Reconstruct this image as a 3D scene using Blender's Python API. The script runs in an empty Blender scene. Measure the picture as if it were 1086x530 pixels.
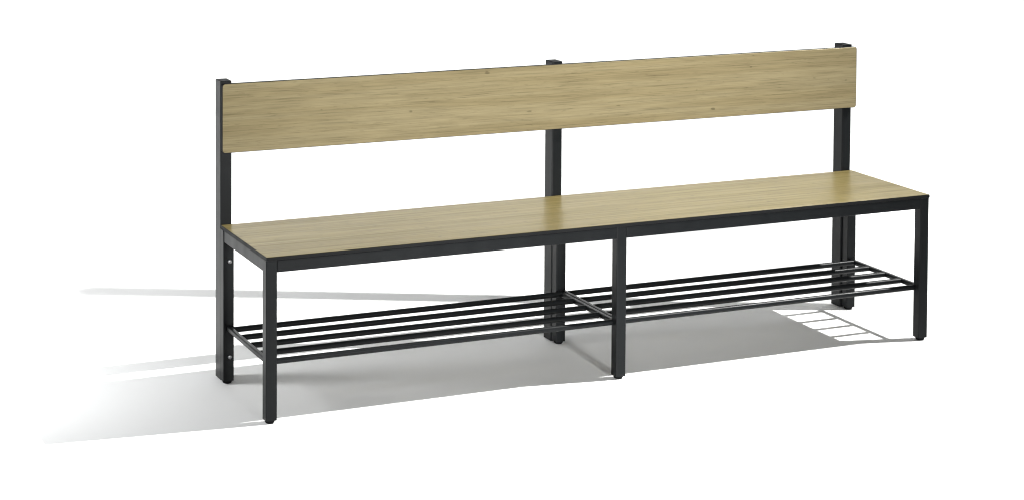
import bpy, bmesh, math
from mathutils import Vector, Matrix

scene = bpy.context.scene
COL = scene.collection
R = math.radians

# ------------------------------------------------------------------ helpers
def link(name, me, mat=None, parent=None, sharp=35):
    for p in me.polygons:
        p.use_smooth = bool(sharp)          # sharp = 0: flat shaded (bevelled box sections)
    if sharp:
        me.set_sharp_from_angle(angle=R(sharp))
    o = bpy.data.objects.new(name, me)
    COL.objects.link(o)
    if mat:
        me.materials.append(mat)
    if parent:
        o.parent = parent
    return o

def finish(name, bm, mat, parent=None, sharp=35):
    bmesh.ops.recalc_face_normals(bm, faces=bm.faces)
    me = bpy.data.meshes.new(name)
    bm.to_mesh(me)
    bm.free()
    return link(name, me, mat, parent, sharp)

def add_box(bm, x0, x1, y0, y1, z0, z1, bevel=0.0, seg=2, only_z=False):
    t = bmesh.new()
    vs = [t.verts.new((x, y, z)) for x in (x0, x1) for y in (y0, y1) for z in (z0, z1)]
    for f in ((0, 1, 3, 2), (4, 6, 7, 5), (0, 4, 5, 1), (2, 3, 7, 6), (0, 2, 6, 4), (1, 5, 7, 3)):
        t.faces.new([vs[i] for i in f])
    bmesh.ops.recalc_face_normals(t, faces=t.faces)
    if bevel:
        es = [e for e in t.edges if not only_z or abs((e.verts[0].co - e.verts[1].co).z) > 1e-6]
        bmesh.ops.bevel(t, geom=es, offset=bevel, segments=seg, profile=0.5, affect='EDGES')
    me = bpy.data.meshes.new('tmp')
    t.to_mesh(me)
    t.free()
    bm.from_mesh(me)
    bpy.data.meshes.remove(me)

def add_lathe(bm, prof, origin, axis, n=20):
    """profile of (radius, distance along axis) turned about the axis"""
    axis = Vector(axis).normalized()
    u = axis.orthogonal().normalized()
    v = axis.cross(u)
    o = Vector(origin)
    rings = []
    for r, h in prof:
        if r <= 1e-7:
            rings.append([bm.verts.new(o + axis * h)])
        else:
            rings.append([bm.verts.new(o + axis * h + (u * math.cos(a) + v * math.sin(a)) * r)
                          for a in [2 * math.pi * k / n for k in range(n)]])
    for a, b in zip(rings, rings[1:]):
        for k in range(n):
            k2 = (k + 1) % n
            if len(a) == 1 and len(b) == 1:
                continue
            if len(a) == 1:
                bm.faces.new((a[0], b[k], b[k2]))
            elif len(b) == 1:
                bm.faces.new((a[k], a[k2], b[0]))
            else:
                bm.faces.new((a[k], a[k2], b[k2], b[k]))

def rod(name, p0, p1, r, mat, parent, n=20):
    p0, p1 = Vector(p0), Vector(p1)
    L = (p1 - p0).length
    bm = bmesh.new()
    add_lathe(bm, [(0, 0), (r, 0), (r, L), (0, L)], p0, p1 - p0, n)
    return finish(name, bm, mat, parent)

def rounded_rect(x0, x1, z0, z1, r, n=6):
    pts = []
    for cx, cz, a0 in ((x1 - r, z1 - r, 0), (x0 + r, z1 - r, 90), (x0 + r, z0 + r, 180), (x1 - r, z0 + r, 270)):
        for k in range(n + 1):
            a = R(a0 + 90 * k / n)
            pts.append((cx + r * math.cos(a), cz + r * math.sin(a)))
    return pts

def panel(name, outline, mk, d0, d1, mat, parent, ease=0.0006):
    """solid slab of an outline; mk(a, b, d) turns plane coordinates + depth into a point"""
    bm = bmesh.new()
    ca = sum(p[0] for p in outline) / len(outline)
    cb = sum(p[1] for p in outline) / len(outline)
    def ring(d, s):
        return [bm.verts.new(mk(a - s * (1 if a > ca else -1), b - s * (1 if b > cb else -1), d)) for a, b in outline]
    sg = 1 if d1 > d0 else -1
    rs = [ring(d0, ease), ring(d0 + sg * ease, 0), ring(d1 - sg * ease, 0), ring(d1, ease)]
    n = len(outline)
    for p, q in zip(rs, rs[1:]):
        for k in range(n):
            bm.faces.new((p[k], p[(k + 1) % n], q[(k + 1) % n], q[k]))
    bm.faces.new(rs[0])
    bm.faces.new(rs[-1])
    return finish(name, bm, mat, parent)

def band(name, inner, outer, mk, d0, d1, mat, parent):
    bm = bmesh.new()
    n = len(inner)
    rings = [[bm.verts.new(mk(a, b, d)) for a, b in o] for o, d in ((inner, d0), (outer, d0), (outer, d1), (inner, d1))]
    rings.append(rings[0])
    for p, q in zip(rings, rings[1:]):
        for k in range(n):
            bm.faces.new((p[k], p[(k + 1) % n], q[(k + 1) % n], q[k]))
    return finish(name, bm, mat, parent)

# ---------------------------------------------------------------- materials
def new_mat(name):
    m = bpy.data.materials.new(name)
    m.use_nodes = True
    nt = m.node_tree
    return m, nt, nt.nodes['Principled BSDF']

def coords(nt, scale, loc=(0, 0, 0)):
    tc = nt.nodes.new('ShaderNodeTexCoord')
    mp = nt.nodes.new('ShaderNodeMapping')
    mp.inputs['Scale'].default_value = scale
    mp.inputs['Location'].default_value = loc
    nt.links.new(tc.outputs['Object'], mp.inputs['Vector'])
    return mp.outputs['Vector']

def noise(nt, vec, scale=1.0, detail=4.0, rough=0.55, dist=0.0):
    n = nt.nodes.new('ShaderNodeTexNoise')
    n.inputs['Scale'].default_value = scale
    n.inputs['Detail'].default_value = detail
    n.inputs['Roughness'].default_value = rough
    n.inputs['Distortion'].default_value = dist
    nt.links.new(vec, n.inputs['Vector'])
    return n.outputs['Fac']

def ramp(nt, fac, stops):
    r = nt.nodes.new('ShaderNodeValToRGB')
    el = r.color_ramp.elements
    while len(el) < len(stops):
        el.new(0.5)
    for e, (p, c) in zip(el, stops):
        e.position = p
        e.color = (*c, 1) if len(c) == 3 else c
    nt.links.new(fac, r.inputs['Fac'])
    return r.outputs['Color']

def mult(nt, a, b, fac=1.0):
    m = nt.nodes.new('ShaderNodeMix')
    m.data_type = 'RGBA'
    m.blend_type = 'MULTIPLY'
    m.inputs['Factor'].default_value = fac
    nt.links.new(a, m.inputs[6])
    nt.links.new(b, m.inputs[7])
    return m.outputs[2]

def math_node(nt, op, a, b=None):
    m = nt.nodes.new('ShaderNodeMath')
    m.operation = op
    nt.links.new(a, m.inputs[0])
    if b is not None:
        m.inputs[1].default_value = b
    return m.outputs[0]

def g(v):
    return (v, v, v)

WOOD_GAIN = 0.48
def make_oak(name, offset, tone=(1, 1, 1), cs=1.0):
    m, nt, b = new_mat(name)
    k = WOOD_GAIN
    # slow bands of tone along the board
    n1 = noise(nt, coords(nt, (0.8, 22 * cs, 22 * cs), offset), 1.0, 6, 0.62, 0.1)
    base = ramp(nt, n1, [(0.30, (0.322 * k, 0.268 * k, 0.134 * k)), (0.47, (0.348 * k, 0.294 * k, 0.150 * k)),
                         (0.58, (0.385 * k, 0.332 * k, 0.178 * k)), (0.72, (0.346 * k, 0.292 * k, 0.150 * k))])
    # fine straight grain lines, two sizes
    n2 = noise(nt, coords(nt, (1.7, 175 * cs, 175 * cs), offset), 1.0, 3, 0.5, 0.0)
    lines = ramp(nt, n2, [(0.33, g(0.70)), (0.44, g(0.94)), (0.56, g(1.03)), (0.68, g(1.10))])
    n3 = noise(nt, coords(nt, (7, 400 * cs, 400 * cs), offset), 1.0, 2, 0.6)
    fibre = ramp(nt, n3, [(0.30, g(0.68)), (0.46, g(0.97)), (0.66, g(1.10))])
    # short dark pores
    n4 = noise(nt, coords(nt, (34, 340 * cs, 340 * cs), offset), 1.0, 2, 0.5)
    pores = ramp(nt, n4, [(0.28, g(0.45)), (0.38, g(1.0))])
    # a few pin knots
    n5 = noise(nt, coords(nt, (30, 70, 70), offset), 1.0, 1, 0.4)
    flecks = ramp(nt, n5, [(0.755, g(1.0)), (0.80, g(0.55))])
    # faint broad flame figure
    n6 = noise(nt, coords(nt, (0.5, 7, 7), offset), 1.0, 2, 0.45, 0.3)
    s = math_node(nt, 'SINE', math_node(nt, 'MULTIPLY', n6, 120.0))
    rings = ramp(nt, math_node(nt, 'MULTIPLY_ADD', s, 0.5), [(0.0, g(1.0)), (0.3, g(0.98)), (0.5, g(0.91))])
    tn = nt.nodes.new('ShaderNodeRGB')
    tn.outputs[0].default_value = (*tone, 1)
    c = mult(nt, base, tn.outputs[0])
    c = mult(nt, c, lines, 0.34 if cs == 1 else 0.45)
    c = mult(nt, c, fibre, 1.0)
    c = mult(nt, c, pores, 0.36 if cs == 1 else 0.55)
    c = mult(nt, c, rings, 0.6)
    c = mult(nt, c, flecks, 0.9)
    nt.links.new(c, b.inputs['Base Color'])
    rr = ramp(nt, n2, [(0.3, g(0.42)), (0.7, g(0.31))])
    nt.links.new(rr, b.inputs['Roughness'])
    b.inputs['Specular IOR Level'].default_value = 0.15
    b.inputs['Specular Tint'].default_value = (1.0, 0.88, 0.55, 1)
    bp = nt.nodes.new('ShaderNodeBump')
    bp.inputs['Strength'].default_value = 0.08
    bp.inputs['Distance'].default_value = 0.001
    nt.links.new(n2, bp.inputs['Height'])
    nt.links.new(bp.outputs['Normal'], b.inputs['Normal'])
    return m

def make_paint(name, col, rough, bump=0.05, spec=0.12):
    m, nt, b = new_mat(name)
    n1 = noise(nt, coords(nt, (7, 7, 7)), 1.0, 3, 0.6)
    nt.links.new(ramp(nt, n1, [(0.3, tuple(v * 0.88 for v in col)), (0.7, tuple(v * 1.1 for v in col))]), b.inputs['Base Color'])
    n2 = noise(nt, coords(nt, (900, 900, 900)), 1.0, 2, 0.5)
    n3 = noise(nt, coords(nt, (14, 14, 5)), 1.0, 3, 0.6)
    nt.links.new(ramp(nt, n3, [(0.3, g(rough - 0.05)), (0.7, g(rough + 0.07))]), b.inputs['Roughness'])
    bp = nt.nodes.new('ShaderNodeBump')
    b.inputs['Specular IOR Level'].default_value = spec
    bp.inputs['Strength'].default_value = bump
    bp.inputs['Distance'].default_value = 0.0005
    nt.links.new(n2, bp.inputs['Height'])
    nt.links.new(bp.outputs['Normal'], b.inputs['Normal'])
    return m

OAK_SEAT = make_oak('oak_laminate_seat', (3.1, 1.7, 0.4), (0.84, 0.79, 0.60), 0.5)
OAK_BACK = make_oak('oak_laminate_back', (7.3, 5.2, 2.9), (1.01, 0.984, 1.05))
STEEL = make_paint('anthracite_powder_coat', (0.0068, 0.0078, 0.0085), 0.34)
EDGE = make_paint('dark_edge_band', (0.009, 0.0095, 0.010), 0.5, 0.02, 0.06)
PLASTIC = make_paint('black_plastic', (0.0065, 0.007, 0.0075), 0.55, 0.03, 0.05)

ZINC, nt, b = new_mat('zinc_plated_steel')
b.inputs['Metallic'].default_value = 1.0
b.inputs['Base Color'].default_value = (0.24, 0.24, 0.245, 1)
nt.links.new(ramp(nt, noise(nt, coords(nt, (300, 300, 300)), 1.0, 2), [(0.3, g(0.22)), (0.7, g(0.4))]), b.inputs['Roughness'])

WHITE, nt, b = new_mat('white_studio_floor')
nt.links.new(ramp(nt, noise(nt, coords(nt, (0.7, 0.7, 0.7)), 1.0, 4), [(0.3, (0.855, 0.862, 0.858)), (0.7, (0.875, 0.88, 0.876))]), b.inputs['Base Color'])
b.inputs['Roughness'].default_value = 0.75
b.inputs['Specular IOR Level'].default_value = 0.2

# -------------------------------------------------- the white floor, swept up behind
prof = [(-12.0, 0.0), (-4.0, 0.0), (2.6, 0.0)]
rad, yc = 1.5, 2.6
for k in range(1, 25):
    a = R(90 * k / 24)
    prof.append((yc + rad * math.sin(a), rad - rad * math.cos(a)))
prof.append((yc + rad, 5.0))
bm = bmesh.new()
rows = [[bm.verts.new((x, y, z)) for y, z in prof] for x in (-14.0, 16.0)]
for k in range(len(prof) - 1):
    bm.faces.new((rows[0][k], rows[1][k], rows[1][k + 1], rows[0][k + 1]))
me = bpy.data.meshes.new('floor')
bm.to_mesh(me)
bm.free()
floor = link('floor', me, WHITE, None, 60)
floor['kind'] = 'structure'

# ------------------------------------------------------------------ the bench
bench = bpy.data.objects.new('bench', None)
bench.empty_display_size = 0.2
COL.objects.link(bench)
bench['label'] = 'long anthracite steel bench with oak seat, oak backrest board and rod shelf below'
bench['category'] = 'bench'

H, TS, DS = 0.4180, 0.0097, 0.3657          # seat top, seat thickness, seat depth
ZS = H - TS
W, DL = 0.0294, 0.0275                      # leg tube
ZT = 0.0080                                 # underside of the leg tubes
FX = [-0.0005, 0.9858, 1.9690]              # legs along the front
RX = [-0.0012, 0.9850, 1.9706]              # legs along the back
RY0, RY1 = 0.3393, 0.3668
PX = [0.0000, 0.9833, 1.9660]               # tall uprights
PW, PY0, PY1, PZ0, PZ1 = 0.0312, 0.3681, 0.4129, 0.004, 0.7990
ZB = 0.1490                                 # shelf level

def leg(x, y0, y1):
    bm = bmesh.new()
    add_box(bm, x, x + W, y0, y1, ZT, ZS - 0.0002, 0.0022, 3, only_z=True)
    o = finish('leg', bm, STEEL, bench, 0)
    bm = bmesh.new()
    c = (x + W / 2, (y0 + y1) / 2, 0)
    add_lathe(bm, [(0, 0), (0.0095, 0), (0.0112, 0.0012), (0.0128, 0.0045), (0.0131, ZT + 0.0006), (0, ZT + 0.0006)], c, (0, 0, 1), 28)
    finish('foot_cap', bm, PLASTIC, o)
    return o

def bolt(x, y, z, parent):
    bm = bmesh.new()
    add_lathe(bm, [(0, 0.0012), (0.0022, 0.0012), (0.0025, 0.0034), (0.0042, 0.0031), (0.0054, 0.0016), (0.0056, 0.0), (0, -0.001)],
              (x, y, z), (0, -1, 0), 18)
    finish('bolt', bm, ZINC, parent)

front_legs = [leg(x, 0.0, DL) for x in FX]
back_legs = [leg(x, RY0, RY1) for x in RX]
for o, x in zip(back_legs, RX):
    bolt(x + W / 2 + 0.003, RY0, 0.3260, o)
    bolt(x + W / 2 + 0.003, RY0, 0.0720, o)

for x in PX:
    bm = bmesh.new()
    add_box(bm, x, x + PW, PY0, PY1, PZ0, PZ1 - 0.0016, 0.0022, 3, only_z=True)
    o = finish('upright', bm, STEEL, bench, 0)
    bm = bmesh.new()
    add_box(bm, x + 0.0004, x + PW - 0.0004, PY0 + 0.0004, PY1 - 0.0004, PZ1 - 0.0016, PZ1, 0.0006, 1)
    finish('end_cap', bm, PLASTIC, o, 0)

# frame under the seat
RH = 0.0303
def rail(x0, x1, y0, y1):
    bm = bmesh.new()
    add_box(bm, x0, x1, y0, y1, ZS - RH, ZS - 0.0003, 0.0012, 2)
    finish('rail', bm, STEEL, bench, 0)

for a, b_ in ((0, 1), (1, 2)):
    rail(FX[a] + W + 0.0002, FX[b_] - 0.0002, 0.0003, DL - 0.002)
    rail(RX[a] + W + 0.0002, RX[b_] - 0.0002, RY0 + 0.001, RY1 - 0.002)
for k in range(3):
    rail(FX[k] + 0.0010, FX[k] + W - 0.0010, DL + 0.0002, RY0 - 0.0002)

# shelf: three cross bars carry two sets of five rods
YB = [0.0255 + 0.0741 * k for k in range(5)]
SB = 0.0132
for k in range(3):
    xc = FX[k] + W / 2
    for dx in ((-0.0072, 0.0072) if k == 1 else (0.0,)):       # two meet at the middle legs
        bm = bmesh.new()
        add_box(bm, xc + dx - SB / 2, xc + dx + SB / 2, DL + 0.0002, RY0 - 0.0002, ZB - SB / 2, ZB + SB / 2, 0.0036, 4)
        o = finish('shelf_bar', bm, STEEL, bench, 0)
    bm = bmesh.new()
    add_lathe(bm, [(0, 0.0), (0.0092, 0.0), (0.0092, 0.0012), (0, 0.0012)], (xc, RY0, ZB), (0, -1, 0), 20)
    finish('collar', bm, PLASTIC, o)
    for sx in (-1, 1):
        for sz in (-1, 1):
            bm = bmesh.new()
            add_lathe(bm, [(0, 0.0003), (0.0011, 0.0003), (0.0016, 0.0009), (0.0021, 0.0006), (0.0023, 0.0), (0, -0.0005)],
                      (xc + sx * 0.0092, RY0, ZB + sz * 0.0095), (0, -1, 0), 12)
            finish('screw', bm, PLASTIC, o)
for a, b_ in ((0, 1), (1, 2)):
    for k, y in enumerate(YB):
        if k == 0:
            x0, x1 = FX[a] + W + 0.0002, FX[b_] - 0.0002
        else:
            x0 = FX[a] + W / 2 + SB / 2 - 0.0004 + (0.0072 if a == 1 else 0)
            x1 = FX[b_] + W / 2 - SB / 2 + 0.0004 - (0.0072 if b_ == 1 else 0)
        rod('shelf_rod', (x0, y, ZB), (x1, y, ZB), 0.0077, STEEL, bench)

# seat board
e = 0.0012
inn = [(2.0 - e, DS - e), (e, DS - e), (e, e), (2.0 - e, e)]
out = [(2.0, DS), (0.0, DS), (0.0, 0.0), (2.0, 0.0)]
mk = lambda a, b, d: (a, b - 0.0006, d)
seat = panel('seat', inn, mk, ZS, H, OAK_SEAT, bench, 0.0004)
band('edge_band', inn, out, mk, ZS + 0.0003, H - 0.0005, EDGE, seat)

# backrest board
BX0, BX1, BZ0, BZ1, BY0, BY1 = 0.0017, 2.0070, 0.6092, 0.7930, 0.3568, 0.3678
mkb = lambda a, b, d: (a, d, b)
inn = rounded_rect(BX0 + 0.001, BX1 - 0.001, BZ0 + 0.001, BZ1 - 0.001, 0.0075)
out = rounded_rect(BX0, BX1, BZ0, BZ1, 0.0085)
back = panel('backrest', inn, mkb, BY0, BY1, OAK_BACK, bench, 0.0004)
band('edge_band', inn, out, mkb, BY0 + 0.0006, BY1 - 0.0003, EDGE, back)

# ------------------------------------------------------------------ lamps
def lamp(name, kind, loc, target, power, **kw):
    d = bpy.data.lights.new(name, kind)
    d.energy = power
    for k, v in kw.items():
        setattr(d, k, v)
    o = bpy.data.objects.new(name, d)
    COL.objects.link(o)
    o.location = loc
    o.rotation_euler = (Vector(target) - Vector(loc)).to_track_quat('-Z', 'Y').to_euler()
    return o

S = Vector((3.878, -0.418, 3.406))
lamp('key_lamp', 'SPOT', S, (-0.90, 0.28, 0.0), 2330, spot_size=R(70), spot_blend=1.0,
     shadow_soft_size=0.008, color=(1.0, 0.99, 0.97))
lamp('side_fill', 'AREA', (-1.05, 0.68, 0.78), (-0.45, 0.46, 0.0), 15.5, shape='DISK', size=0.45, color=(0.99, 0.995, 1.0))  # added fill, unseen; fades the bench's shadow to white at the left
lamp('floor_fill', 'AREA', (3.60, 1.20, 1.0), (3.55, 1.22, 0.0), 46.0, shape='DISK', size=0.5, color=(1.0, 1.0, 1.0), spread=R(130))  # added fill, out of view, to whiten the floor at back right
lamp('corner_fill', 'AREA', (3.15, 0.20, 1.0), (3.15, 0.22, 0.0), 20.0, shape='DISK', size=0.4, color=(1.0, 1.0, 1.0), spread=R(95))  # second added fill, out of view, for the grey floor by the right end
lamp('front_fill', 'SPOT', (0.5, -6.6, 0.72), (0.95, 0.36, 0.68), 3100, spot_size=R(24), spot_blend=1.0, shadow_soft_size=0.35)  # added soft fill behind the camera to brighten the backrest front
lamp('backdrop_fill', 'AREA', (2.5, 1.9, 1.55), (2.5, 3.9, 0.35), 165, shape='RECTANGLE', size=11.0, size_y=0.3)  # added strip fill, unseen, to keep the swept background white
lamp('hotspot_fill', 'SPOT', (3.3, 1.9, 2.6), (3.3, 4.1, 1.45), 90, spot_size=R(70), spot_blend=1.0, shadow_soft_size=0.1)  # added; its hot spot on the sweep brightens the seat's reflection

# ------------------------------------- added shadow caster, unseen above the frame
# it casts the thin shadow that crosses the floor behind the bench
def over_floor(x, y, z):
    """the point at height z on the ray from the key lamp to a spot on the floor"""
    f = (S.z - z) / S.z
    return Vector((S.x + (x - S.x) * f, S.y + (y - S.y) * f, z))

AZ = 2.05
tip = over_floor(1.43, 0.650, AZ)
far = over_floor(-0.09, 1.368, AZ)
mount = Vector((tip.x, tip.y, 0))
caster = bpy.data.objects.new('shadow_caster', None)
caster.location = mount
COL.objects.link(caster)
caster['label'] = 'slim unseen overhead rod, added so its thin shadow crosses the white floor behind the bench'
caster['category'] = 'shadow caster'
rod('caster_bar', tip - mount, far - mount, 0.0185, PLASTIC, caster)
for q in (tip.lerp(far, 0.06), tip.lerp(far, 0.94)):
    rod('caster_hanger', q - mount + Vector((0, 0, 0.018)), q - mount + Vector((0, 0, 2.2)), 0.003, PLASTIC, caster)

world = bpy.data.worlds.new('World')
scene.world = world
world.use_nodes = True
bg = world.node_tree.nodes['Background']
bg.inputs['Color'].default_value = (0.97, 0.985, 1.0, 1)
bg.inputs['Strength'].default_value = 0.185

# ------------------------------------------------------------------ camera
cd = bpy.data.cameras.new('camera')
cam = bpy.data.objects.new('camera', cd)
COL.objects.link(cam)
cd.sensor_fit = 'HORIZONTAL'
cd.sensor_width = 36.0
cd.lens = 2040.606 / 1086 * 36.0
cd.shift_x = 171.68 / 1086
cd.shift_y = -409.77 / 1086
cd.clip_start = 0.05
cd.clip_end = 200
cam.location = (-1.54483, -4.43983, 1.60065)
cam.rotation_euler = (R(87.43892), R(-0.16198), R(-21.66540))
scene.camera = cam

scene.cycles.filter_width = 1.15
scene.view_settings.view_transform = 'Standard'
scene.view_settings.look = 'None'
scene.view_settings.exposure = 0
scene.view_settings.gamma = 1
scene.view_settings.use_curve_mapping = False
